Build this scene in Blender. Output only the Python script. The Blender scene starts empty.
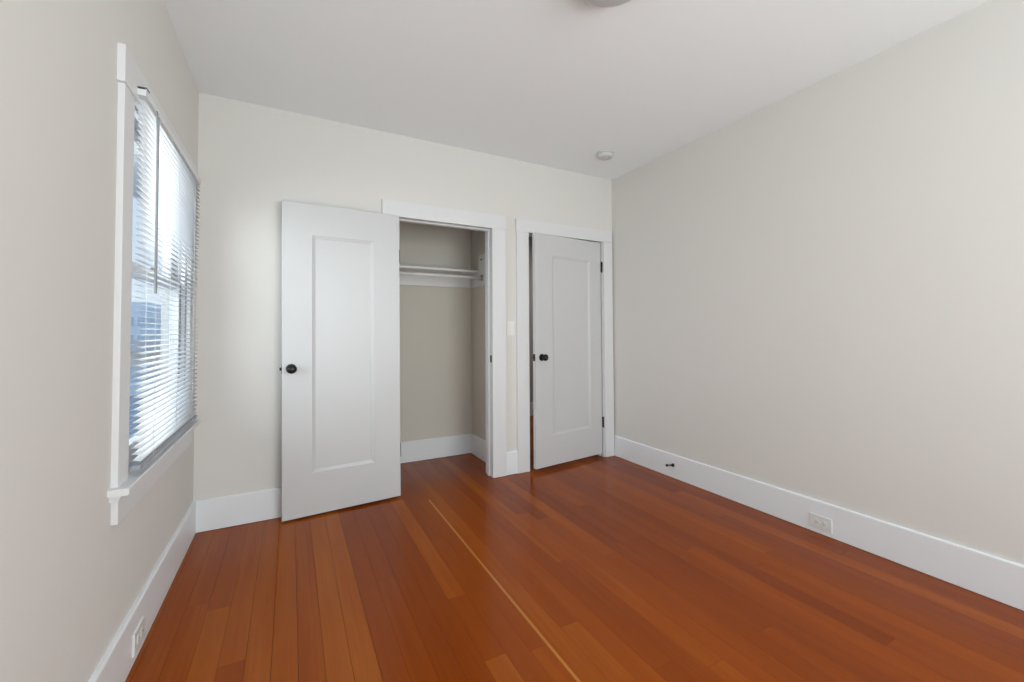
import bpy, bmesh, math, random
from mathutils import Matrix, Vector

scene = bpy.context.scene
COL = scene.collection
random.seed(7)

# ------------------------------------------------------------------ measures
XL, XR, YB, H = -0.496, 2.691, 3.049, 2.60      # left wall, right wall, back wall, ceiling
YF = -1.90                                      # front wall, behind the camera
CAM_Z = 1.1631

# ------------------------------------------------------------------ camera
cam_d = bpy.data.cameras.new('camera')
cam = bpy.data.objects.new('camera', cam_d)
COL.objects.link(cam)
cam_d.sensor_fit = 'HORIZONTAL'
cam_d.sensor_width = 36.0
cam_d.lens = 418.3765 / 1024 * 36.0
cam_d.shift_y = -19.733 / 1024
cam_d.clip_start = 0.02
cam_d.clip_end = 500
yaw, pitch, roll = 0.486361, 0.0244646, -0.0049336
ex = Vector((math.cos(yaw), -math.sin(yaw), 0))
ed = Vector((math.sin(yaw), math.cos(yaw), 0))
ez = Vector((0, 0, 1))
fwd = ed * math.cos(pitch) + ez * math.sin(pitch)
up0 = -ed * math.sin(pitch) + ez * math.cos(pitch)
rgt = ex * math.cos(roll) + up0 * math.sin(roll)
upv = up0 * math.cos(roll) - ex * math.sin(roll)
m = Matrix((rgt, upv, -fwd)).transposed().to_4x4()
m.translation = Vector((0, 0, CAM_Z))
cam.matrix_world = m
scene.camera = cam

# ------------------------------------------------------------------ view, sky, daylight and added fill lamps
vs = scene.view_settings
vs.view_transform = 'Standard'
vs.look = 'None'
vs.gamma = 1.0
vs.use_curve_mapping = False
vs.exposure = 0.08

world = bpy.data.worlds.new('sky')
scene.world = world
world.use_nodes = True
wn = world.node_tree
wn.nodes.clear()
w_out = wn.nodes.new('ShaderNodeOutputWorld')
w_bg = wn.nodes.new('ShaderNodeBackground')
w_tc = wn.nodes.new('ShaderNodeTexCoord')
w_sep = wn.nodes.new('ShaderNodeSeparateXYZ')
w_ramp = wn.nodes.new('ShaderNodeValToRGB')
w_ramp.color_ramp.elements[0].position = 0.0
w_ramp.color_ramp.elements[0].color = (0.78, 0.89, 1.0, 1)
w_ramp.color_ramp.elements[1].position = 0.60
w_ramp.color_ramp.elements[1].color = (0.25, 0.53, 0.95, 1)
wn.links.new(w_tc.outputs['Generated'], w_sep.inputs[0])
wn.links.new(w_sep.outputs['Z'], w_ramp.inputs[0])
wn.links.new(w_ramp.outputs[0], w_bg.inputs['Color'])
wn.links.new(w_bg.outputs[0], w_out.inputs['Surface'])


def area_light(name, loc, rot, sx, sy, power, color):
    d = bpy.data.lights.new(name, 'AREA')
    d.shape = 'RECTANGLE'
    d.size, d.size_y = sx, sy
    d.energy = power
    d.color = color
    o = bpy.data.objects.new(name, d)
    COL.objects.link(o)
    o.location = loc
    o.rotation_euler = rot
    return o


# unseen fill lamp added outside the front wall, and daylight by the left window
FILL_FRONT, FILL_CEILING, DAY_LEFT, SKY, HALL = 66.0, 34.0, 42.0, 1.1, 10.0
w_bg.inputs['Strength'].default_value = SKY
area_light('fill_front', (1.65, YF - 0.30, 1.40), (math.radians(90), 0, math.radians(18)), 1.6, 1.7, FILL_FRONT, (0.955, 0.99, 1.0))
# unseen fill lamp added inside the room, tilted up to brighten the ceiling
area_light('fill_ceiling', (0.60, YF + 0.30, 0.60), (math.radians(150), 0, math.radians(12)), 1.2, 0.9, FILL_CEILING, (0.92, 0.985, 1.0))
area_light('daylight_left', (XL - 0.75, 1.95, 1.72), (math.radians(90), 0, math.radians(-74)), 1.4, 1.35, DAY_LEFT, (0.94, 0.98, 1.0))
# unseen lamp added to brighten the hallway behind door 2
area_light('fill_hall', (3.6, 4.1, 2.40), (0, 0, 0), 0.5, 0.5, HALL, (1.0, 0.97, 0.93))


# ------------------------------------------------------------------ materials
def mat(name, color, rough=0.5, metal=0.0, spec=0.5, bump=None, vary=None, coat=0.0):
    M = bpy.data.materials.new(name)
    M.use_nodes = True
    nt = M.node_tree
    b = nt.nodes['Principled BSDF']
    b.inputs['Base Color'].default_value = (*color, 1)
    b.inputs['Roughness'].default_value = rough
    b.inputs['Metallic'].default_value = metal
    b.inputs['Specular IOR Level'].default_value = spec
    b.inputs['Coat Weight'].default_value = coat
    tc = nt.nodes.new('ShaderNodeTexCoord')
    if bump:
        sc, st = bump
        n = nt.nodes.new('ShaderNodeTexNoise')
        n.inputs['Scale'].default_value = sc
        n.inputs['Detail'].default_value = 3
        nt.links.new(tc.outputs['Object'], n.inputs['Vector'])
        bp = nt.nodes.new('ShaderNodeBump')
        bp.inputs['Strength'].default_value = st
        bp.inputs['Distance'].default_value = 0.002
        nt.links.new(n.outputs['Fac'], bp.inputs['Height'])
        nt.links.new(bp.outputs['Normal'], b.inputs['Normal'])
    if vary:
        sc, amt = vary
        n = nt.nodes.new('ShaderNodeTexNoise')
        n.inputs['Scale'].default_value = sc
        n.inputs['Detail'].default_value = 4
        nt.links.new(tc.outputs['Object'], n.inputs['Vector'])
        r = nt.nodes.new('ShaderNodeValToRGB')
        r.color_ramp.elements[0].position = 0.3
        r.color_ramp.elements[1].position = 0.7
        r.color_ramp.elements[0].color = (*[c * (1 - amt) for c in color], 1)
        r.color_ramp.elements[1].color = (*[min(1, c * (1 + amt)) for c in color], 1)
        nt.links.new(n.outputs['Fac'], r.inputs[0])
        nt.links.new(r.outputs[0], b.inputs['Base Color'])
    return M


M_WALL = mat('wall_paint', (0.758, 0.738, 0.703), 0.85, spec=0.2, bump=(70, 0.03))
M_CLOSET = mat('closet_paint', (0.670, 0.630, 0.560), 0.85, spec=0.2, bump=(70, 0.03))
M_CEIL = mat('ceiling_paint', (0.925, 0.955, 0.965), 0.9, spec=0.2, bump=(60, 0.08))
M_TRIM = mat('white_trim_paint', (0.765, 0.770, 0.773), 0.38, spec=0.5, bump=(25, 0.05))
M_BASE_LIT = mat('baseboard_bounce_lit_white', (0.860, 0.885, 0.905), 0.38, spec=0.5, bump=(25, 0.05))  # trim white brightened, light bounced off the floor put into the colour
M_RAIL_SHADE = mat('shaded_bottom_rail', (0.36, 0.37, 0.40), 0.4, bump=(90, 0.02))  # shade under the slats painted in as grey
M_JAMB_DIM = mat('window_jamb_dimmed_white', (0.36, 0.37, 0.385), 0.5, bump=(25, 0.05))  # white jamb toned grey to hold down the strong window light
M_SASH_DIM = mat('window_sash_dimmed_white', (0.52, 0.53, 0.545), 0.45, bump=(25, 0.05))  # white sash toned grey, its backlit look put into the colour
M_DOOR = mat('white_door_paint', (0.632, 0.633, 0.634), 0.40, spec=0.5, bump=(22, 0.06))
M_BLACK = mat('oil_rubbed_bronze', (0.018, 0.017, 0.017), 0.32, metal=0.6, bump=(300, 0.05))
M_STEEL = mat('satin_steel', (0.30, 0.30, 0.31), 0.35, metal=0.9, bump=(300, 0.03))
M_PLAST = mat('white_plastic', (0.76, 0.76, 0.74), 0.35, bump=(120, 0.02))
M_PLASTS = mat('switch_plastic', (0.84, 0.83, 0.80), 0.35, bump=(120, 0.02))
M_SLOT = mat('outlet_slot', (0.20, 0.20, 0.20), 0.6, bump=(200, 0.02))
M_CORD = mat('blind_cord', (0.75, 0.76, 0.78), 0.8, bump=(400, 0.1))
M_RUBBER = mat('black_rubber', (0.012, 0.012, 0.012), 0.6, bump=(300, 0.05))
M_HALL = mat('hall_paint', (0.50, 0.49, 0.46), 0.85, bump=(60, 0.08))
M_ROD = mat('white_rod_paint', (0.78, 0.78, 0.77), 0.4, bump=(60, 0.04))
M_SHADE = mat('lamp_opal_glass', (0.62, 0.62, 0.62), 0.3, bump=(40, 0.02))
M_NICKEL = mat('brushed_nickel', (0.11, 0.11, 0.11), 0.45, metal=0.3, bump=(200, 0.04))
M_SUB = mat('subfloor_gap', (0.035, 0.014, 0.008), 0.9, bump=(80, 0.1))


def blind_material():
    M = mat('blind_slat_vinyl', (0.88, 0.89, 0.90), 0.45, bump=(90, 0.02))
    nt = M.node_tree
    b = nt.nodes['Principled BSDF']
    out = nt.nodes['Material Output']
    tr = nt.nodes.new('ShaderNodeBsdfTranslucent')
    tr.inputs['Color'].default_value = (0.85, 0.88, 0.92, 1)
    mx = nt.nodes.new('ShaderNodeMixShader')
    mx.inputs[0].default_value = 0.10
    nt.links.new(b.outputs[0], mx.inputs[1])
    nt.links.new(tr.outputs[0], mx.inputs[2])
    nt.links.new(mx.outputs[0], out.inputs['Surface'])
    return M


def glass_material():
    M = bpy.data.materials.new('window_glass')
    M.use_nodes = True
    nt = M.node_tree
    nt.nodes.remove(nt.nodes['Principled BSDF'])
    out = nt.nodes['Material Output']
    tr = nt.nodes.new('ShaderNodeBsdfTransparent')
    tr.inputs['Color'].default_value = (0.97, 0.985, 0.98, 1)
    gl = nt.nodes.new('ShaderNodeBsdfGlossy')
    gl.inputs['Roughness'].default_value = 0.02
    lw = nt.nodes.new('ShaderNodeLayerWeight')
    lw.inputs['Blend'].default_value = 0.5
    pw = nt.nodes.new('ShaderNodeMath'); pw.operation = 'POWER'; pw.inputs[1].default_value = 5
    fr = nt.nodes.new('ShaderNodeMath'); fr.operation = 'MULTIPLY_ADD'; fr.inputs[1].default_value = 0.45; fr.inputs[2].default_value = 0.03
    nt.links.new(lw.outputs['Facing'], pw.inputs[0])
    nt.links.new(pw.outputs[0], fr.inputs[0])
    mx = nt.nodes.new('ShaderNodeMixShader')
    nt.links.new(fr.outputs[0], mx.inputs[0])
    nt.links.new(tr.outputs[0], mx.inputs[1])
    nt.links.new(gl.outputs[0], mx.inputs[2])
    nt.links.new(mx.outputs[0], out.inputs['Surface'])
    return M


def floor_material():
    """Old fir strip floor: every board its own tone (attribute), long grain, worn satin varnish."""
    M = bpy.data.materials.new('fir_floor_boards')
    M.use_nodes = True
    nt = M.node_tree
    N, L = nt.nodes, nt.links
    b = N['Principled BSDF']
    tc = N.new('ShaderNodeTexCoord')
    at = N.new('ShaderNodeAttribute')
    at.attribute_name = 'board'
    sep = N.new('ShaderNodeSeparateColor')
    L.new(at.outputs['Color'], sep.inputs[0])          # R tone, G random offset, B sapwood
    offs = N.new('ShaderNodeVectorMath'); offs.operation = 'SCALE'
    offs.inputs[0].default_value = (13.0, 57.0, 31.0)
    L.new(sep.outputs['Green'], offs.inputs['Scale'])
    add = N.new('ShaderNodeVectorMath'); add.operation = 'ADD'
    L.new(tc.outputs['Object'], add.inputs[0]); L.new(offs.outputs[0], add.inputs[1])
    mp = N.new('ShaderNodeMapping'); mp.inputs['Scale'].default_value = (95, 2.2, 1)
    L.new(add.outputs[0], mp.inputs['Vector'])
    n1 = N.new('ShaderNodeTexNoise'); n1.inputs['Scale'].default_value = 1.0; n1.inputs['Detail'].default_value = 4
    n1.inputs['Distortion'].default_value = 0.4
    L.new(mp.outputs[0], n1.inputs['Vector'])
    mp2 = N.new('ShaderNodeMapping'); mp2.inputs['Scale'].default_value = (14, 1.1, 1)
    L.new(add.outputs[0], mp2.inputs['Vector'])
    n2 = N.new('ShaderNodeTexNoise'); n2.inputs['Scale'].default_value = 1.0; n2.inputs['Detail'].default_value = 3
    L.new(mp2.outputs[0], n2.inputs['Vector'])
    ramp = N.new('ShaderNodeValToRGB')
    e = ramp.color_ramp.elements
    e[0].position = 0.0; e[0].color = (0.165, 0.0265, 0.0030, 1)
    e[1].position = 1.0; e[1].color = (0.520, 0.1720, 0.0190, 1)
    mid = ramp.color_ramp.elements.new(0.5); mid.color = (0.308, 0.0635, 0.0045, 1)
    # tone + grain
    m1 = N.new('ShaderNodeMath'); m1.operation = 'MULTIPLY_ADD'
    L.new(n1.outputs['Fac'], m1.inputs[0]); m1.inputs[1].default_value = 0.18; m1.inputs[2].default_value = -0.09
    m2 = N.new('ShaderNodeMath'); m2.operation = 'MULTIPLY_ADD'
    L.new(n2.outputs['Fac'], m2.inputs[0]); m2.inputs[1].default_value = 0.30; m2.inputs[2].default_value = -0.15
    a1 = N.new('ShaderNodeMath'); a1.operation = 'ADD'
    L.new(m1.outputs[0], a1.inputs[0]); L.new(m2.outputs[0], a1.inputs[1])
    a2 = N.new('ShaderNodeMath'); a2.operation = 'ADD'; a2.use_clamp = True
    L.new(a1.outputs[0], a2.inputs[0]); L.new(sep.outputs['Red'], a2.inputs[1])
    L.new(a2.outputs[0], ramp.inputs[0])
    sap = N.new('ShaderNodeMix'); sap.data_type = 'RGBA'
    L.new(sep.outputs['Blue'], sap.inputs['Factor'])
    L.new(ramp.outputs[0], sap.inputs['A'])
    sap.inputs['B'].default_value = (0.62, 0.285, 0.062, 1)
    # small dark nail specks and scratches
    n3 = N.new('ShaderNodeTexNoise'); n3.inputs['Scale'].default_value = 38; n3.inputs['Detail'].default_value = 2
    L.new(tc.outputs['Object'], n3.inputs['Vector'])
    r3 = N.new('ShaderNodeValToRGB')
    r3.color_ramp.elements[0].position = 0.180; r3.color_ramp.elements[0].color = (0.55, 0.52, 0.52, 1)
    r3.color_ramp.elements[1].position = 0.225; r3.color_ramp.elements[1].color = (1, 1, 1, 1)
    L.new(n3.outputs['Fac'], r3.inputs[0])
    mul = N.new('ShaderNodeMix'); mul.data_type = 'RGBA'; mul.blend_type = 'MULTIPLY'
    mul.inputs['Factor'].default_value = 1.0
    L.new(sap.outputs['Result'], mul.inputs['A']); L.new(r3.outputs[0], mul.inputs['B'])
    L.new(mul.outputs['Result'], b.inputs['Base Color'])
    b.inputs['Roughness'].default_value = 0.30
    b.inputs['Specular IOR Level'].default_value = 0.13
    rr = N.new('ShaderNodeMath'); rr.operation = 'MULTIPLY_ADD'
    L.new(n2.outputs['Fac'], rr.inputs[0]); rr.inputs[1].default_value = 0.10; rr.inputs[2].default_value = 0.13
    L.new(rr.outputs[0], b.inputs['Roughness'])
    bp = N.new('ShaderNodeBump'); bp.inputs['Strength'].default_value = 0.12; bp.inputs['Distance'].default_value = 0.001
    L.new(n2.outputs['Fac'], bp.inputs['Height'])
    L.new(bp.outputs['Normal'], b.inputs['Normal'])
    return M


M_SLAT = blind_material()
M_GLASS = glass_material()
M_FLOOR = floor_material()


# ------------------------------------------------------------------ mesh helpers
def box(bm, x0, x1, y0, y1, z0, z1, bev=0.0, seg=2):
    b2 = bmesh.new() if bev else bm
    v = [b2.verts.new((x, y, z)) for x in (x0, x1) for y in (y0, y1) for z in (z0, z1)]
    for f in ((0, 1, 3, 2), (4, 6, 7, 5), (0, 4, 5, 1), (2, 3, 7, 6), (0, 2, 6, 4), (1, 5, 7, 3)):
        b2.faces.new([v[i] for i in f])
    if bev:
        bmesh.ops.bevel(b2, geom=b2.edges[:], offset=bev, segments=seg, profile=0.5, affect='EDGES')
        merge(bm, b2)


def merge(bm, b2):
    mp = {}
    for v in b2.verts:
        mp[v] = bm.verts.new(v.co)
    for f in b2.faces:
        try:
            nf = bm.faces.new([mp[v] for v in f.verts])
            nf.smooth = f.smooth
        except ValueError:
            pass
    b2.free()


def lathe(bm, prof, axis='Z', center=(0, 0, 0), seg=32, smooth=True):
    """prof: list of (radius, height along axis)."""
    rings = []
    c = Vector(center)

    def P(r, h, a):
        x, y = r * math.cos(a), r * math.sin(a)
        if axis == 'Z':
            return c + Vector((x, y, h))
        if axis == 'Y':
            return c + Vector((x, h, y))
        return c + Vector((h, x, y))
    for r, h in prof:
        if r < 1e-6:
            rings.append([bm.verts.new(P(0, h, 0))])
        else:
            rings.append([bm.verts.new(P(r, h, 2 * math.pi * i / seg)) for i in range(seg)])
    for A, B in zip(rings[:-1], rings[1:]):
        for i in range(seg):
            j = (i + 1) % seg
            if len(A) == 1 and len(B) == 1:
                continue
            if len(A) == 1:
                f = bm.faces.new((A[0], B[i], B[j]))
            elif len(B) == 1:
                f = bm.faces.new((A[i], A[j], B[0]))
            else:
                f = bm.faces.new((A[i], A[j], B[j], B[i]))
            f.smooth = smooth


def prism(bm, prof, axis, a0, a1):
    """Extrude closed profile along axis. For axis 'Y' prof = (x,z); for 'X' prof = (y,z); for 'Z' prof = (x,y)."""
    def P(p, a):
        if axis == 'Y':
            return (p[0], a, p[1])
        if axis == 'X':
            return (a, p[0], p[1])
        return (p[0], p[1], a)
    A = [bm.verts.new(P(p, a0)) for p in prof]
    B = [bm.verts.new(P(p, a1)) for p in prof]
    n = len(prof)
    for i in range(n):
        j = (i + 1) % n
        bm.faces.new((A[i], A[j], B[j], B[i]))
    bm.faces.new(A)
    bm.faces.new(B)


def tube(bm, pts, r, seg=8):
    pts = [Vector(p) for p in pts]
    rings = []
    for i, p in enumerate(pts):
        t = (pts[min(i + 1, len(pts) - 1)] - pts[max(i - 1, 0)]).normalized()
        a = t.orthogonal().normalized()
        bb = t.cross(a)
        rings.append([bm.verts.new(p + (a * math.cos(2 * math.pi * k / seg) + bb * math.sin(2 * math.pi * k / seg)) * r)
                      for k in range(seg)])
    for A, B in zip(rings[:-1], rings[1:]):
        for k in range(seg):
            f = bm.faces.new((A[k], A[(k + 1) % seg], B[(k + 1) % seg], B[k]))
            f.smooth = True
    bm.faces.new(rings[0])
    bm.faces.new(rings[-1])


def obj(name, bm, material, parent=None, loc=None, rotz=None):
    bmesh.ops.recalc_face_normals(bm, faces=bm.faces[:])
    me = bpy.data.meshes.new(name)
    bm.to_mesh(me)
    bm.free()
    me.materials.append(material)
    o = bpy.data.objects.new(name, me)
    COL.objects.link(o)
    if parent is not None:
        o.parent = parent
    if loc is not None:
        o.location = loc
    if rotz is not None:
        o.rotation_euler = (0, 0, rotz)
    return o


def empty(name, loc=(0, 0, 0), rot=(0, 0, 0)):
    o = bpy.data.objects.new(name, None)
    o.empty_display_size = 0.05
    COL.objects.link(o)
    o.location = loc
    o.rotation_euler = rot
    return o


def tag(o, label, cat, kind=None, group=None):
    o['label'] = label
    o['category'] = cat
    if kind:
        o['kind'] = kind
    if group:
        o['group'] = group
    return o


def structure(o, label, cat):
    return tag(o, label, cat, 'structure')


def boxes(name, material, lst, parent=None, bev=0.0):
    bm = bmesh.new()
    for b in lst:
        box(bm, *b, bev=bev)
    return obj(name, bm, material, parent)


# ------------------------------------------------------------------ large structure
# openings
C0, C1, CT = 0.690, 1.430, 2.000            # closet opening (jamb faces, head)
D0, D1, DT = 1.768, 2.565, 2.000            # hall door opening
W0, W1, WZ0, WZ1 = 1.860, 2.790, 0.690, 1.975   # left window, along Y
TW = 0.130                                  # wall thickness
JT = 0.020                                  # jamb board thickness
YBB = YB + TW
F0, F1, FZ0, FZ1 = -0.25, 2.45, 0.55, 2.27     # window added behind the camera for the fill lamp, along X
HX0, HX1, HY1 = 1.64, 4.6, 5.0              # hallway beyond door 2
KX0, KX1, KY1 = 0.46, 1.55, 3.77            # closet interior

structure(boxes('wall_back', M_WALL, [
    (XL - 0.15, C0 - JT, YB, YBB, -0.02, H),
    (C1 + JT, D0 - JT, YB, YBB, -0.02, H),
    (D1 + JT, XR + 0.10, YB, YBB, -0.02, H),
    (C0 - JT, C1 + JT, YB, YBB, CT + JT, H),
    (D0 - JT, D1 + JT, YB, YBB, DT + JT, H)]),
    'off-white painted back wall with closet and hall door openings', 'wall')
structure(boxes('wall_left', M_WALL, [
    (XL - 0.105, XL, YF, W0 - JT, -0.02, H),
    (XL - 0.105, XL, W1 + JT, YB, -0.02, H),
    (XL - 0.105, XL, W0 - JT, W1 + JT, -0.02, WZ0 - JT),
    (XL - 0.105, XL, W0 - JT, W1 + JT, WZ1 + JT, H)]),
    'off-white painted left wall around the window', 'wall')
structure(boxes('wall_right', M_WALL, [(XR, XR + 0.10, YF, YB, -0.02, H)]),
          'blank off-white painted right wall', 'wall')
structure(boxes('wall_front', M_WALL, [
    (XL - 0.15, F0, YF - 0.12, YF, -0.02, H),
    (F1, XR + 0.1, YF - 0.12, YF, -0.02, H),
    (F0, F1, YF - 0.12, YF, -0.02, FZ0),
    (F0, F1, YF - 0.12, YF, FZ1, H)]),
    'off-white painted wall opposite the closet, with a wide opening added for the fill lamp', 'wall')
structure(boxes('ceiling', M_CEIL, [(XL - 0.15, XR + 0.1, YF - 0.12, YBB, H, H + 0.08)]),
          'flat pale grey-white painted ceiling', 'ceiling')
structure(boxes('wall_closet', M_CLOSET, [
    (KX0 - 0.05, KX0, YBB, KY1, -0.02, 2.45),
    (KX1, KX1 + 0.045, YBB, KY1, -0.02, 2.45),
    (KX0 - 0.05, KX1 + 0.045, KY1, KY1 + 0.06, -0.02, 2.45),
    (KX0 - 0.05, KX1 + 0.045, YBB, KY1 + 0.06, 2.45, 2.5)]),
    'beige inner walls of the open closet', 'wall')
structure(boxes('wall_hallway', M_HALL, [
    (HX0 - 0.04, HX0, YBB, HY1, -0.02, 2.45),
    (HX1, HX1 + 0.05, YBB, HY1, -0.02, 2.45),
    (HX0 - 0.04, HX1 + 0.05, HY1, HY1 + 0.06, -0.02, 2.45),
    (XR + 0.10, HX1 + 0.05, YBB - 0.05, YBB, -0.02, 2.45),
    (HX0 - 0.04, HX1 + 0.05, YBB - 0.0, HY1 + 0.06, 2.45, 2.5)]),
    'grey hallway wall glimpsed through the gap of the ajar door', 'wall')


# ---- floor: strip boards run towards the closet wall
def build_floor():
    bm = bmesh.new()
    lay = bm.loops.layers.float_color.new('board')
    PW = 0.0830
    rnd = random.Random(21)

    def quad(x0, x1, y0, y1, col):
        vs_ = [bm.verts.new(p) for p in ((x0, y0, 0), (x1, y0, 0), (x1, y1, 0), (x0, y1, 0))]
        lo = [bm.verts.new(p) for p in ((x0, y0, -.006), (x1, y0, -.006), (x1, y1, -.006), (x0, y1, -.006))]
        fs = [bm.faces.new(vs_)]
        for i in range(4):
            j = (i + 1) % 4
            fs.append(bm.faces.new((vs_[i], lo[i], lo[j], vs_[j])))
        for f in fs:
            for l in f.loops:
                l[lay] = (*col, 1)

    # joints and tones seen in the photograph; left boards lightened to paint in window sheen; by board number counted from the one starting at x = 0.031
    joints = {-4: [2.169], -3: [1.789], 7: [1.379, 1.767], 9: [1.344, 2.86], 10: [], 11: [1.392], 14: [1.781], 17: [1.72],
              -1: [], 0: [], 1: [], 2: [], 3: [], 4: [2.05], 5: [], 6: [], 8: [2.3]}
    tones = {-6: [.50], -5: [.48], -4: [.62, .48], -3: [.45, .57], -2: [.58], -1: [.60], 0: [.50], 1: [.62], 2: [.63], 3: [.34],
             4: [.36, .31], 5: [.26], 6: [.30], 7: [.58, .36, .56], 8: [.40, .34], 9: [.50, .42, .42], 10: [.55],
             11: [.57, .42], 12: [.44], 13: [.34], 14: [.36, .52]}
    for k in range(-8, 56):
        x0, x1 = 0.031 + PW * k, 0.031 + PW * (k + 1)
        if x1 > HX1 + 0.05:
            break
        y_lo = YF if x0 < XR + 0.05 else YBB
        y_hi = HY1 if x1 > HX0 else (KY1 if x1 > KX0 - .05 else YB + .02)
        if k in joints:
            js = list(joints[k])
        else:
            js = []
            y = y_lo + rnd.uniform(0.3, 2.2)
            while y < y_hi:
                js.append(y)
                y += rnd.uniform(1.1, 2.9)
        ys = [y_lo] + js + [y_hi]
        g = rnd.choice([0.0003, 0.0004, 0.0005, 0.0009])
        for i in range(len(ys) - 1):
            if k in tones:
                t = tones[k][min(i, len(tones[k]) - 1)]
            else:
                t = rnd.choice([.24, .29, .33, .37, .43, .50]) if k > 14 else rnd.choice([.44, .50, .54, .58])
            go = rnd.random()
            if k == 9 and i < 2:      # pale sapwood edge on one board
                quad(x0 + g, x1 - .0125, ys[i] + .0005, ys[i + 1] - .0005, (t, go, 0))
                quad(x1 - .0125, x1 - g, ys[i] + .0005, ys[i + 1] - .0005, (t + .10, go, .55))
            else:
                quad(x0 + g, x1 - g, ys[i] + .0005, ys[i + 1] - .0005, (t, go, 0))
    return obj('floor', bm, M_FLOOR)


fl = structure(build_floor(), 'red-brown varnished fir strip floor', 'floor')
sub = bmesh.new()
box(sub, XL - 0.15, XR + 0.1, YF - 0.12, YBB, -0.05, -0.006)
box(sub, KX0 - .05, HX1 + 0.05, YBB, HY1 + 0.06, -0.05, -0.006)
obj('subfloor', sub, M_SUB, fl)

# ---- baseboards: flat board with a sloped top edge
BH, BT, BTR = 0.185, 0.016, 0.0150


def base_prof(o, s, BT=BT):
    """profile (across, z); o = wall plane, s = direction into the room"""
    return [(o, 0.003), (o + s * BT, 0.003), (o + s * BT, BH - 0.006), (o + s * (BT - .002), BH - .002), (o + s * (BT - .006), BH), (o, BH)]


def baseboard(name, runs, label):
    bm = bmesh.new()
    for axis, o, s, a0, a1, *t in runs:
        prism(bm, base_prof(o, s, *t), axis, a0, a1)
    return structure(obj(name, bm, M_BASE_LIT), label, 'baseboard')


CX0, CX1 = 0.570, 1.545                     # closet casing, outer edges
DX0, DX1 = 1.650, 2.669                     # hall door casing, outer edges
baseboard('baseboard_left', [('Y', XL, 1, YF, YB)], 'tall white baseboard along the window wall')
baseboard('baseboard_back', [('X', YB, -1, XL + BT, CX0), ('X', YB, -1, CX1, DX0)], 'white baseboard along the back wall beside the doors')
baseboard('baseboard_right', [('Y', XR, -1, YF, YB, BTR)], 'tall white baseboard along the blank right wall')
baseboard('baseboard_closet', [('X', KY1, -1, KX0, KX1), ('Y', KX1, -1, YBB, KY1 - BT), ('Y', KX0, 1, YBB, KY1 - BT)],
          'white baseboard inside the open closet')
baseboard('baseboard_hallway', [('X', HY1, -1, HX0, HX1)], 'baseboard of the hallway beyond the ajar door')

# ---- door casings, jambs and stops
CTH = 0.022


def casing(name, x0, x1, ix0, ix1, top, o0, o1, ot, label):
    """x0,x1 outer edges; ix0,ix1 inner edges; o0,o1,ot the opening between jambs"""
    root = empty(name, ((o0 + o1) / 2, YB, 0))
    structure(root, label, 'door casing')

    def P(nm, lst, bev=0.0015):
        b = bmesh.new()
        for q in lst:
            box(b, *q, bev=bev)
        ob = obj(nm, b, M_TRIM, root)
        ob.matrix_parent_inverse = root.matrix_world.inverted()
        ob.location = (-(o0 + o1) / 2, -YB, 0)
        return ob
    P('side_casing', [(x0, ix0, YB - CTH, YB, 0.002, ot - 0.006)])
    P('side_casing', [(ix1, x1, YB - CTH, YB, 0.002, ot - 0.006)])
    P('head_casing', [(x0 - 0.004, x1 + 0.004 if name != 'trim_2' else x1, YB - CTH - 0.002, YB, ot - 0.006, top)])
    P('jamb', [(o0 - JT, o0, YB, YBB, 0.0, ot + JT), (o1, o1 + JT, YB, YBB, 0.0, ot + JT), (o0, o1, YB, YBB, ot, ot + JT)], 0.0)
    P('door_stop_strip', [(o0, o0 + .012, YB + .045, YB + .085, 0.001, ot), (o1 - .012, o1, YB + .045, YB + .085, 0.001, ot),
                          (o0 + .012, o1 - .012, YB + .045, YB + .085, ot - .013, ot)], 0.001)
    return root


bpy.context.view_layer.update()
t1 = casing('trim_1', CX0, CX1, C0 - .006, C1 - .004, 2.108, C0, C1, CT, 'white flat casing and jamb of the open closet')
t2 = casing('trim_2', DX0, DX1, D0 - .004, D1 + .006, 2.100, D0, D1, DT, 'white flat casing and jamb around the ajar hall door')


def world_part(name, bm, material, root):
    """a part built in world coordinates under a root that is not rotated"""
    for v in bm.verts:
        v.co -= root.location
    return obj(name, bm, material, root)


bm = bmesh.new()
box(bm, C1 - .0025, C1 + .001, YB + .004, YB + .034, 0.915, 0.972, bev=.0008)
box(bm, C1 - .0032, C1 - .002, YB + .010, YB + .026, 0.928, 0.958)
sp = world_part('strike_plate', bm, M_BLACK, t1)
sp['label'] = 'dark bronze strike plate'
for ch in list(t1.children) + list(t2.children):
    if ch.name.startswith('strike'):
        continue
    ch.matrix_parent_inverse = Matrix.Identity(4)


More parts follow.
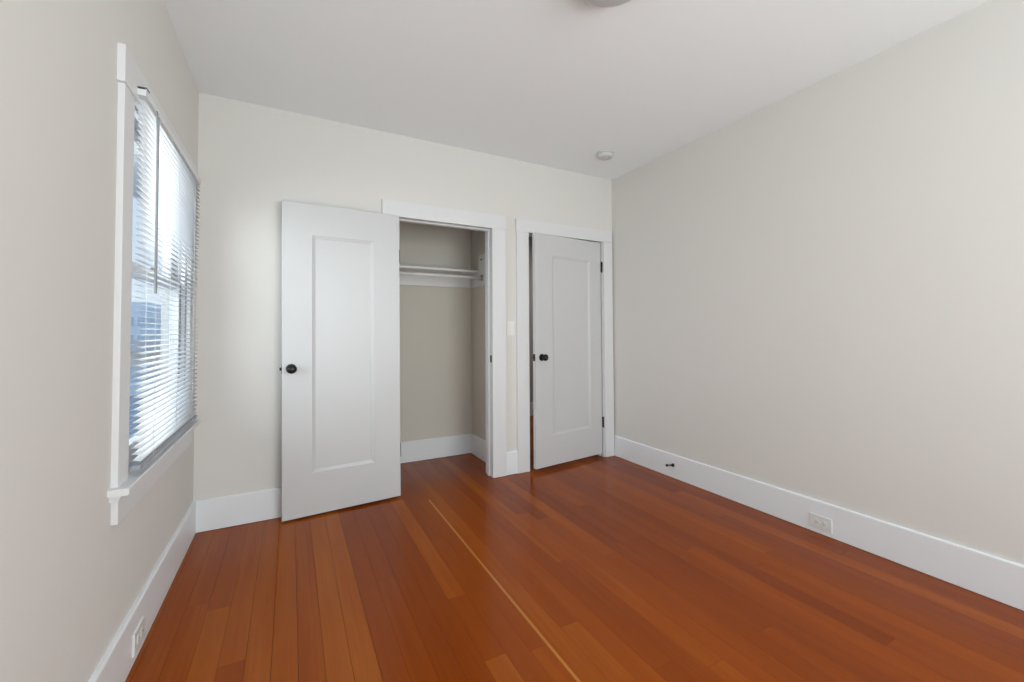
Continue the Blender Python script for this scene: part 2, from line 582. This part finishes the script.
# ---- doors: one tall recessed panel each
def door_slab(w, h, th, px0, px1, pz0, pz1):
    """local frame: x from hinge to free edge, y = 0 the seen face, y = th the other face, z up"""
    bm = bmesh.new()
    sw, dp = 0.020, 0.011

    def rect(a0, a1, b0, b1, y):
        return [bm.verts.new((a, y, b)) for a, b in ((a0, b0), (a1, b0), (a1, b1), (a0, b1))]
    outer = []
    for y0, sgn in ((0.0, 1), (th, -1)):
        e = 0.0016
        O = rect(e, w - e, e, h - e, y0)
        O2 = rect(0, w, 0, h, y0 + sgn * e)
        P = rect(px0, px1, pz0, pz1, y0)
        P1 = rect(px0 + .003, px1 - .003, pz0 + .003, pz1 - .003, y0 + sgn * 0.0035)
        P2 = rect(px0 + .012, px1 - .012, pz0 + .012, pz1 - .012, y0 + sgn * 0.0065)
        Q = rect(px0 + sw, px1 - sw, pz0 + sw, pz1 - sw, y0 + sgn * dp)
        for A, B in ((O2, O), (O, P), (P, P1), (P1, P2), (P2, Q)):
            for i in range(4):
                j = (i + 1) % 4
                bm.faces.new((A[i], A[j], B[j], B[i]))
        bm.faces.new(Q)
        outer.append(O2)
    A, B = outer
    for i in range(4):
        j = (i + 1) % 4
        bm.faces.new((A[i], A[j], B[j], B[i]))
    return bm


def knob_prof():
    return [(0.0, 0.0), (0.0295, 0.0), (0.0295, 0.003), (0.027, 0.0065), (0.018, 0.008), (0.0115, 0.011), (0.0105, 0.026),
            (0.0135, 0.031), (0.0215, 0.0355), (0.0268, 0.042), (0.0278, 0.049), (0.0258, 0.056), (0.0205, 0.0615), (0.011, 0.0645), (0.0, 0.0652)]


def door(name, root_loc, rotz, slab_args, base_z, label, knob_x, knob_z, hinges, knuckle_y):
    w, h, th = slab_args[:3]
    d = obj(name, door_slab(*slab_args), M_DOOR, None, (root_loc[0], root_loc[1], base_z), rotz)
    structure(d, label, 'door')
    for side, y0, s in (('room', 0.0, -1), ('far', th, 1)):
        b = bmesh.new()
        lathe(b, [(r, s * hh) for r, hh in knob_prof()[:6]] + [(0.0, s * 0.011)], 'Y', (knob_x, y0, knob_z - base_z))
        rose = obj('knob_rose', b, M_BLACK, d)
        b = bmesh.new()
        lathe(b, [(0.0, s * 0.0105)] + [(r, s * hh) for r, hh in knob_prof()[6:]], 'Y', (knob_x, y0, knob_z - base_z))
        kn = obj('door_knob', b, M_BLACK, d)
        kn['label'] = 'dark bronze round knob'
    b = bmesh.new()
    zc = knob_z - base_z
    box(b, w - .0005, w + .0015, th / 2 - .0125, th / 2 + .0125, zc - .029, zc + .029, bev=.0006)
    lp = obj('latch_plate', b, M_BLACK, d)
    b = bmesh.new()
    prism(b, [(w + .0014, th / 2 - .007), (w + .0125, th / 2 - .005), (w + .0125, th / 2 - .001), (w + .0014, th / 2 + .007)], 'Z', zc - .009, zc + .009)
    obj('latch_bolt', b, M_BLACK, lp)
    for hz in hinges:
        b = bmesh.new()
        zz = hz - base_z
        lathe(b, [(0, -.052), (.0035, -.051), (.0075, -.047), (.0075, .047), (.0035, .051), (0, .052)], 'Z', (-.0085, knuckle_y, zz), 16)
        y_in = .0005 if knuckle_y < th / 2 else th - .0265
        box(b, -.0030, .0002, y_in, y_in + .026, zz - .046, zz + .046)
        hg = obj('hinge', b, M_BLACK, d)
        hg['label'] = 'dark bronze butt hinge'
    return d


LEAN_SIGN = 1
# door 1: the closet door, swung right round so that it stands almost flat against the back wall
d1_h, d1_f = Vector((0.6900, 2.989)), Vector((-0.040, 2.937))
dv = d1_f - d1_h
ang1 = math.atan2(dv.y, dv.x)
W_1 = dv.length


def mirror_door(o):
    """door 1 runs from its hinge towards -X: flip the local y so its seen face looks at the room"""
    for q in [o] + list(o.children_recursive):
        if q.type == 'MESH':
            for v in q.data.vertices:
                v.co.y = -v.co.y
            q.data.flip_normals()


d1 = door('door_1', d1_h, ang1, (W_1, 1.975, 0.035, 0.178, 0.563, 0.272 - .009, 1.782 - .009), 0.009,
          'white one-panel closet door standing wide open in front of the back wall', W_1 - 0.0505, 0.937, (0.32, 1.70), 0.041)
mirror_door(d1)
# the old door hangs slightly out of plumb: turned 0.4 degrees in its own plane about the lower free corner
lean = math.radians(0.40)
R1 = Matrix.Rotation(ang1, 4, 'Z')
piv = Matrix.Translation((W_1, 0, 0))
d1.matrix_world = Matrix.Translation((d1_h.x, d1_h.y, 0.0105)) @ R1 @ piv @ Matrix.Rotation(lean * LEAN_SIGN, 4, 'Y') @ piv.inverted()

# door 2: hall door, a hand's breadth ajar into the room, hinged next to the right wall
d2_h, d2_f = Vector((2.5560, 3.0575)), Vector((1.7850, 2.9635))
dv = d2_f - d2_h
ang2 = math.atan2(dv.y, dv.x)
W_2 = dv.length
d2 = door('door_2', d2_h, ang2, (W_2, 1.9525, 0.035, 0.140, 0.593, 0.285 - .033, 1.806 - .033), 0.033,
          'white one-panel hall door standing slightly ajar beside the right wall', W_2 - 0.066, 0.947, (0.320, 1.760), -0.005)
mirror_door(d2)


# ---- window 1
def build_window():
    root = empty('window_1', (XL, (W0 + W1) / 2, 0))
    structure(root, 'white double-hung window behind the blind on the left wall', 'window')

    def P(nm, lst, mt=M_TRIM, bev=0.0015):
        b = bmesh.new()
        for q in lst:
            box(b, *q, bev=bev)
        return world_part(nm, b, mt, root)
    ct = 0.018
    P('side_casing', [(XL, XL + ct, 1.757, W0 - .006, WZ0 - .02, WZ1 - .004)])
    P('side_casing', [(XL, XL + ct, W1 + .006, 2.895, WZ0 - .02, WZ1 - .004)])
    P('head_casing', [(XL, XL + ct + .003, 1.746, 2.901, WZ1 - .004, 2.092)])
    # stool with rounded front edge, apron and bed moulding
    b = bmesh.new()
    zt, zb = WZ0 - .012, WZ0 - .034
    prism(b, [(XL - .06, zb), (XL + .048, zb), (XL + .051, zb + .003), (XL + .051, zt - .003), (XL + .048, zt), (XL - .06, zt)],
          'Y', 1.733, 2.915)
    world_part('window_stool', b, M_TRIM, root)
    b = bmesh.new()
    prism(b, [(XL, zb - .020), (XL + .020, zb - .020), (XL + .025, zb - .014), (XL + .025, zb - .008), (XL + .029, zb - .006), (XL + .029, zb), (XL, zb)],
          'Y', 1.748, 2.900)
    world_part('bed_moulding', b, M_TRIM, root)
    P('apron', [(XL, XL + .018, 1.762, 2.892, 0.560, zb - .019)])
    # jambs
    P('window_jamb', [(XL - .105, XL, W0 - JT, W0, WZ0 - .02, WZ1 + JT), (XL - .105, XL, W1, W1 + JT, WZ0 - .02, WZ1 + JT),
                      (XL - .105, XL, W0, W1, WZ1, WZ1 + JT), (XL - .125, XL - .06, W0, W1, WZ0 - .035, WZ0)], M_JAMB_DIM, bev=0)
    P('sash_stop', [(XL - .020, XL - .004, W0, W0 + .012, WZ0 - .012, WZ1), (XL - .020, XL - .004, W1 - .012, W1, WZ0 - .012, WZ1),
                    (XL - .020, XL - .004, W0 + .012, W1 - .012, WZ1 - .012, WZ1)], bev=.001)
    # lower sash (inner track), upper sash (outer track)
    st = .045
    zm0, zm1 = 1.392, 1.430
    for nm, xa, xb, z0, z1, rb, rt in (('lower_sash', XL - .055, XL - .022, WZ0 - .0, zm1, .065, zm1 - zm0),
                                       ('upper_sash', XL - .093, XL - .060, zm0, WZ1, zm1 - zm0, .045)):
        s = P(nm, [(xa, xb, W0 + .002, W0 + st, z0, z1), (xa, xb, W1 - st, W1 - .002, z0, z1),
                   (xa, xb, W0 + st, W1 - st, z0, z0 + rb), (xa, xb, W0 + st, W1 - st, z1 - rt, z1)], M_SASH_DIM, bev=.001)
        g = bmesh.new()
        xc = (xa + xb) / 2
        box(g, xc - .0015, xc + .0015, W0 + st - .004, W1 - st + .004, z0 + rb - .004, z1 - rt + .004)
        for v in g.verts:
            v.co -= root.location
        obj('glass_pane', g, M_GLASS, s)
    b = bmesh.new()
    yc = (W0 + W1) / 2
    box(b, XL - .052, XL - .026, yc - .03, yc + .03, zm1, zm1 + .006, bev=.001)
    lathe(b, [(0, .006), (.012, .006), (.012, .014), (0, .016)], 'Z', (XL - .04, yc, zm1), 16)
    box(b, XL - .046, XL - .034, yc - .005, yc + .035, zm1 + .010, zm1 + .017, bev=.002)
    world_part('sash_lock', b, M_STEEL, root)
    return root


build_window()


def build_added_window():
    root = empty('added_window', ((F0 + F1) / 2, YF, 0))  # window added out of view to admit the front fill lamp
    structure(root, 'wide white unseen window added in the wall opposite the closet', 'window')
    b = bmesh.new()
    for q in ((F0 - .1, F0, YF, YF + .018, FZ0, FZ1), (F1, F1 + .1, YF, YF + .018, FZ0, FZ1), (F0 - .1, F1 + .1, YF, YF + .02, FZ1, FZ1 + .115),
              (F0 - .12, F1 + .12, YF, YF + .05, FZ0 - .022, FZ0), (F0 - .1, F1 + .1, YF, YF + .018, FZ0 - .12, FZ0 - .022)):
        box(b, *q, bev=.0015)
    world_part('added_window_casing', b, M_TRIM, root)
    b = bmesh.new()
    ys = (YF - .08, YF - .045)
    xm = (F0 + F1) / 2
    for q in ((F0, F0 + .045, *ys, FZ0, FZ1), (F1 - .045, F1, *ys, FZ0, FZ1), (xm - .035, xm + .035, *ys, FZ0, FZ1),
              (F0 + .045, xm - .035, *ys, FZ0, FZ0 + .06), (xm + .035, F1 - .045, *ys, FZ0, FZ0 + .06),
              (F0 + .045, xm - .035, *ys, FZ1 - .045, FZ1), (xm + .035, F1 - .045, *ys, FZ1 - .045, FZ1)):
        box(b, *q, bev=.001)
    world_part('added_window_frame', b, M_TRIM, root)
    for a0, a1 in ((F0 + .043, xm - .033), (xm + .033, F1 - .043)):
        b = bmesh.new()
        box(b, a0, a1, YF - .064, YF - .061, FZ0 + .057, FZ1 - .043)
        world_part('glass_pane', b, M_GLASS, root)


build_added_window()


# ---- eave outside, over the left window
b = bmesh.new()
prism(b, [(XL - .105, 2.20), (XL - .50, 2.165), (XL - .53, 2.165), (XL - .53, 2.32), (XL - .105, 2.62)], 'Y', -2.0, 9.0)
M_EAVE = mat('eave_paint', (0.82, 0.82, 0.82), 0.6, bump=(20, .05))
structure(obj('exterior_eave', b, M_EAVE), 'white painted roof eave above the window outside', 'eave')


# ------------------------------------------------------------------ objects
# ---- mini blind, hung on the face of the window casing
def build_blind():
    BX = XL + .0185                      # back plane of the blind
    y0, y1 = 1.868, 2.862
    root = empty('mini_blind', (XL + .018, (y0 + y1) / 2, 2.015))
    tag(root, 'white horizontal mini blind with open slats hanging in front of the left window', 'blind')
    zt = 2.016
    b = bmesh.new()
    # U-shaped head rail with end caps and two brackets
    prism(b, [(BX, zt - .026), (BX + .026, zt - .026), (BX + .026, zt), (BX + .0235, zt + .001), (BX + .0235, zt - .023),
              (BX + .0025, zt - .023), (BX + .0025, zt + .001), (BX, zt)], 'Y', y0, y1)
    box(b, BX, BX + .026, y0 - .0015, y0 + .001, zt - .026, zt - .004)
    box(b, BX, BX + .026, y1 - .001, y1 + .0015, zt - .026, zt - .004)
    world_part('headrail', b, M_SLAT, root)
    for ya in (y0 + .0, y1 - .03):
        b = bmesh.new()
        box(b, BX - .001, BX + .029, ya - .003, ya + .032, zt + .001, zt + .0035)
        box(b, BX - .001, BX + .0002, ya - .003, ya + .032, zt - .010, zt + .001)
        world_part('mounting_bracket', b, M_STEEL if ya < 2 else M_SLAT, root)
    # slats: thin, slightly crowned, a touch tilted; one mesh
    b = bmesh.new()
    n, pitch_, sw = 59, 0.0215, 0.0250
    ztop = zt - .042
    tilt = math.radians(9)
    xc = BX + .0135
    zlast = ztop
    for i in range(n):
        zc = ztop - i * pitch_
        zlast = zc
        pts = []
        for k in range(5):
            u = (k / 4 - .5) * sw
            crown = .0018 * (1 - (2 * u / sw) ** 2)
            pts.append((xc + u * math.cos(tilt), zc - u * math.sin(tilt) + crown))
        A, B = [], []
        for s, yv in ((A, y0 + .002), (B, y1 - .002)):
            for x, z in pts:
                s.append(b.verts.new((x, yv, z)))
            for x, z in reversed(pts):
                s.append(b.verts.new((x, yv, z - .0004)))
        nn = len(A)
        for k in range(nn):
            f = b.faces.new((A[k], A[(k + 1) % nn], B[(k + 1) % nn], B[k]))
            f.smooth = True
        b.faces.new(A)
        b.faces.new(B)
    world_part('slats', b, M_SLAT, root)
    b = bmesh.new()
    zb = zlast - .020
    box(b, xc - .0135, xc + .0135, y0 + .001, y1 - .001, zb - .010, zb + .006, bev=.004)
    world_part('bottom_rail', b, M_RAIL_SHADE, root)
    for yc in (y0 + .15, (y0 + y1) / 2, y1 - .15):
        for xo in (xc - .0138, xc + .0138):
            b = bmesh.new()
            tube(b, [(xo, yc, zt - .02), (xo, yc, zb)], .0009, 6)
            world_part('ladder_cord', b, M_CORD, root)
    b = bmesh.new()
    wx, wy = BX + .033, 1.985
    tube(b, [(BX + .020, wy, zt - .020), (BX + .030, wy, zt - .024), (wx, wy, zt - .036), (wx, wy, zt - .045)], .0016, 8)
    w_ = world_part('wand_hook', b, M_STEEL, root)
    b = bmesh.new()
    lathe(b, [(0, 1.310), (.0050, 1.311), (.0054, 1.32), (.0047, 1.36), (.0046, zt - .05), (.003, zt - .042), (0, zt - .041)], 'Z', (wx, wy, 0), 6, smooth=False)
    M_WAND = mat('clear_grey_wand', (0.33, 0.34, 0.35), 0.2, bump=(40, .02))
    o = world_part('tilt_wand', b, M_WAND, root)
    o['label'] = 'grey hexagonal tilt wand'
    return root


build_blind()


# ---- duplex outlets set sideways in the baseboards
def build_outlet(loc, rotz, label):
    """local: plate in the X-Z plane, facing -Y"""
    root = empty('wall_outlet', loc, (0, 0, rotz))
    tag(root, label, 'outlet', group='baseboard outlets')
    b = bmesh.new()
    prism(b, [(-.0585, 0), (.0585, 0), (.0585, -.003), (.0555, -.0065), (-.0555, -.0065), (-.0585, -.003)], 'Z', -.038, .038)
    obj('cover_plate', b, M_PLAST, root)
    for sx in (-.0195, .0195):
        b = bmesh.new()
        prof = []
        for k in range(24):
            a = 2 * math.pi * k / 24
            prof.append((sx + max(-.0142, min(.0142, .0175 * math.cos(a))), .0168 * math.sin(a)))
        A = [b.verts.new((x, -.0055, z)) for x, z in prof]
        B = [b.verts.new((x, -.0088, z)) for x, z in prof]
        for k in range(24):
            b.faces.new((A[k], A[(k + 1) % 24], B[(k + 1) % 24], B[k]))
        b.faces.new(B)
        f = obj('receptacle_face', b, M_PLAST, root)
        b = bmesh.new()
        box(b, sx - .006, sx + .001, -.0092, -.0086, .0048, .0066)
        box(b, sx - .006, sx + .0025, -.0092, -.0086, -.0066, -.0048)
        lathe(b, [(0, -.0092), (.0024, -.0092), (.0024, -.0086), (0, -.0086)], 'Y', (sx + .0085, 0, 0), 12)
        obj('outlet_slot', b, M_SLOT, f)
    b = bmesh.new()
    lathe(b, [(0, -.0078), (.003, -.0074), (.0034, -.006), (0, -.006)], 'Y', (0, 0, 0), 12)
    obj('screw', b, M_PLAST, root)
    return root


build_outlet((XR - BTR, 1.312, 0.066), math.radians(-90), 'white duplex outlet set sideways in the baseboard of the blank wall')
build_outlet((XL + BT, 1.990, 0.072), math.radians(90), 'white duplex outlet set sideways in the baseboard under the window')

# ---- light switch between the two casings
sw_ = empty('light_switch', (1.597, YB, 1.190))
tag(sw_, 'cream rocker light switch on the narrow wall between closet and hall door', 'light switch')
b = bmesh.new()
prism(b, [(-.0365, 0), (.0365, 0), (.0365, -.003), (.0335, -.006), (-.0335, -.006), (-.0365, -.003)], 'Z', -.059, .059)
obj('cover_plate', b, M_PLASTS, sw_)
b = bmesh.new()
prism(b, [(-.0055, -.033), (-.0105, -.033), (-.0075, 0), (-.0062, .033), (-.0055, .033)], 'X', -.0165, .0165)
obj('rocker', b, M_PLASTS, sw_)

# ---- door stop on the right baseboard
ds = empty('door_stop', (XR - BTR, 2.352, 0.102), (0, math.radians(8), 0))
tag(ds, 'black rigid door stop sticking out of the baseboard on the blank wall', 'door stop')
b = bmesh.new()
lathe(b, [(0, 0), (.0135, 0), (.0135, -.005), (.009, -.012), (.0058, -.024), (.0050, -.058), (.0058, -.062), (0, -.062)], 'X', (0, 0, 0), 20)
obj('post', b, M_BLACK, ds)
b = bmesh.new()
lathe(b, [(0, -.061), (.0085, -.061), (.0095, -.065), (.0095, -.074), (.007, -.079), (0, -.080)], 'X', (0, 0, 0), 20)
obj('rubber_tip', b, M_RUBBER, ds)

# ---- smoke detector
M_SMOKE = mat('detector_plastic', (0.66, 0.66, 0.65), 0.4, bump=(120, 0.02))
sd = empty('smoke_detector', (2.238, 2.606, H))
tag(sd, 'round white smoke detector on the ceiling near the right corner', 'smoke detector')
b = bmesh.new()
lathe(b, [(0, 0), (.068, 0), (.069, -.004), (.068, -.010), (.063, -.0115), (0, -.0115)], 'Z', (0, 0, 0), 48)
obj('base_plate', b, M_SMOKE, sd)
b = bmesh.new()
lathe(b, [(0, -.011), (.060, -.011), (.061, -.018), (.059, -.030), (.052, -.038), (.040, -.0415), (.036, -.0395), (.030, -.0395), (.027, -.043), (0, -.044)], 'Z', (0, 0, 0), 48)
obj('cover', b, M_SMOKE, sd)

# ---- ceiling light, its rim just inside the top of the frame
cl = empty('ceiling_light', (1.105, 1.222, H))
tag(cl, 'round flush-mounted ceiling light with a dark rim in the middle of the ceiling', 'ceiling light')
b = bmesh.new()
lathe(b, [(0, 0), (.150, 0), (.165, -.008), (.168, -.030), (.160, -.040), (.150, -.040), (0, -.040)], 'Z', (0, 0, 0), 64)
obj('metal_pan', b, M_NICKEL, cl)
b = bmesh.new()
lathe(b, [(.152, -.039), (.150, -.052), (.140, -.068), (.120, -.083), (.09, -.094), (.05, -.101), (0, -.103)], 'Z', (0, 0, 0), 64)
obj('glass_shade', b, M_SHADE, cl)
b = bmesh.new()
lathe(b, [(0, -.101), (.009, -.103), (.011, -.110), (.006, -.118), (0, -.120)], 'Z', (0, 0, 0), 24)
obj('finial', b, M_NICKEL, cl)

# ---- closet shelf with its cleats, and the hanging rod
sh = empty('closet_shelf', ((KX0 + KX1) / 2, KY1, 1.71))
tag(sh, 'white painted closet shelf on wall cleats above the hanging rod', 'shelf')
SHB, SHT, SHY = 1.711, 1.730, 3.560
b = bmesh.new()
box(b, KX0 + .001, KX1 - .001, SHY, KY1 - .001, SHB, SHT, bev=.001)
world_part('shelf_board', b, M_ROD, sh)
b = bmesh.new()
box(b, KX0 + .001, KX1 - .001, KY1 - .020, KY1 - .001, 1.585, SHB, bev=.001)
world_part('back_cleat', b, M_ROD, sh)
for xa, xb in ((KX0 + .001, KX0 + .020), (KX1 - .020, KX1 - .001)):
    b = bmesh.new()
    box(b, xa, xb, 3.555, KY1 - .021, 1.580, SHB, bev=.001)
    world_part('side_cleat', b, M_ROD, sh)
rd = empty('closet_rod', ((KX0 + KX1) / 2, 3.470, 1.650))
tag(rd, 'white round hanging rod across the closet below the shelf', 'closet rod')
for xa, xb in ((KX0 + .001, KX0 + .020), (KX1 - .020, KX1 - .001)):
    b = bmesh.new()
    box(b, xa, xb, 3.36, 3.552, 1.575, 1.865, bev=.0015)
    rs = world_part('support_board', b, M_ROD, rd)
    inner = xa if xa > 1 else xb
    s = -1 if xa > 1 else 1
    b = bmesh.new()
    lathe(b, [(0, 0), (.006, 0), (.006, s * .004), (.003, s * .020), (0, s * .021)], 'X', (inner, 3.472, 1.818), 12)
    hk = world_part('coat_peg', b, M_STEEL, rd)
b = bmesh.new()
lathe(b, [(0, KX0 + .022), (.0145, KX0 + .022), (.0145, KX1 - .022), (0, KX1 - .022)], 'X', (0, 3.470, 1.650), 24)
world_part('pole', b, M_ROD, rd)
for xa, s in ((KX0 + .020, 1), (KX1 - .020, -1)):
    b = bmesh.new()
    lathe(b, [(0, 0), (.026, 0), (.026, s * .004), (.019, s * .006), (.019, s * .014), (.0148, s * .014), (.0148, s * .004), (0, s * .004)], 'X', (xa, 3.470, 1.650), 24)
    world_part('rod_socket', b, M_STEEL, rd)


# ------------------------------------------------------------------ outside the left window
def ext_mat(name, c, sc=6):
    return mat(name, c, 0.8, vary=(sc, .12))


M_GROUND = ext_mat('yard_ground', (0.36, 0.37, 0.38), 1.5)
M_ROOF = ext_mat('dark_flat_roof', (0.26, 0.29, 0.33), 2)
M_BEIGE = ext_mat('beige_stucco', (0.80, 0.73, 0.65), 4)
M_RED = ext_mat('red_roof', (0.62, 0.45, 0.40), 9)
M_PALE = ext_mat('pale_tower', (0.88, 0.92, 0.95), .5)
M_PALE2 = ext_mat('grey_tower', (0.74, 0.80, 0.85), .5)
M_WIN = mat('far_window', (0.58, 0.65, 0.70), 0.3, bump=(5, .02))
M_WHITEX = ext_mat('white_parapet', (0.85, 0.85, 0.85), 4)

b = bmesh.new()
box(b, -80, 20, -10, 140, -4.2, -4.0)
box(b, -80, -60, -10, -5, -4.0, -3.9)
structure(obj('ground', b, M_GROUND), 'pale ground far below the window outside', 'ground')


def building(name, label, x0, x1, y0, y1, z1, wallm, roof=None, gable=0, wins=None, parapet=None):
    root = empty(name, ((x0 + x1) / 2, y0, -4.0))
    tag(root, label, 'building')
    b = bmesh.new()
    box(b, x0, x1, y0, y1, -4.0, z1)
    world_part('walls', b, wallm, root)
    b = bmesh.new()
    if gable:
        prism(b, [(y0 - .4, z1), (y1 + .4, z1), ((y0 + y1) / 2, z1 + gable)], 'X', x0 - .3, x1 + .3)
    else:
        box(b, x0 - .1, x1 + .1, y0 - .1, y1 + .1, z1, z1 + .12)
    world_part('roof', b, roof or wallm, root)
    if parapet:
        b = bmesh.new()
        h = .45
        box(b, x0 - .1, x1 + .1, y1 - .1, y1 + .1, z1 + .12, z1 + .12 + h)
        box(b, x0 - .1, x0 + .1, y0 - .1, y1 - .1, z1 + .12, z1 + .12 + h)
        world_part('parapet', b, parapet, root)
    if wins:
        nx, nz, z0, ww, hh = wins
        for i in range(nx):
            for k in range(nz):
                cx = x0 + (i + .5) * (x1 - x0) / nx
                cz = z0 + k * hh * 2
                b = bmesh.new()
                box(b, cx - ww / 2, cx + ww / 2, y0 - .06, y0 + .02, cz, cz + hh)
                world_part('window', b, M_WIN, root)
    return root


building('low_house', 'low neighbouring building with a dark flat roof just outside the window', -8.0, -1.6, 7.5, 19.0, -1.1, M_BEIGE, M_ROOF, parapet=M_WHITEX)
building('stucco_house', 'beige stucco house with a faded red roof behind the flat-roofed neighbour', -9.5, -3.6, 24, 31, 0.35, M_BEIGE, M_RED, gable=.5,
         wins=(4, 1, -1.2, .9, .9))
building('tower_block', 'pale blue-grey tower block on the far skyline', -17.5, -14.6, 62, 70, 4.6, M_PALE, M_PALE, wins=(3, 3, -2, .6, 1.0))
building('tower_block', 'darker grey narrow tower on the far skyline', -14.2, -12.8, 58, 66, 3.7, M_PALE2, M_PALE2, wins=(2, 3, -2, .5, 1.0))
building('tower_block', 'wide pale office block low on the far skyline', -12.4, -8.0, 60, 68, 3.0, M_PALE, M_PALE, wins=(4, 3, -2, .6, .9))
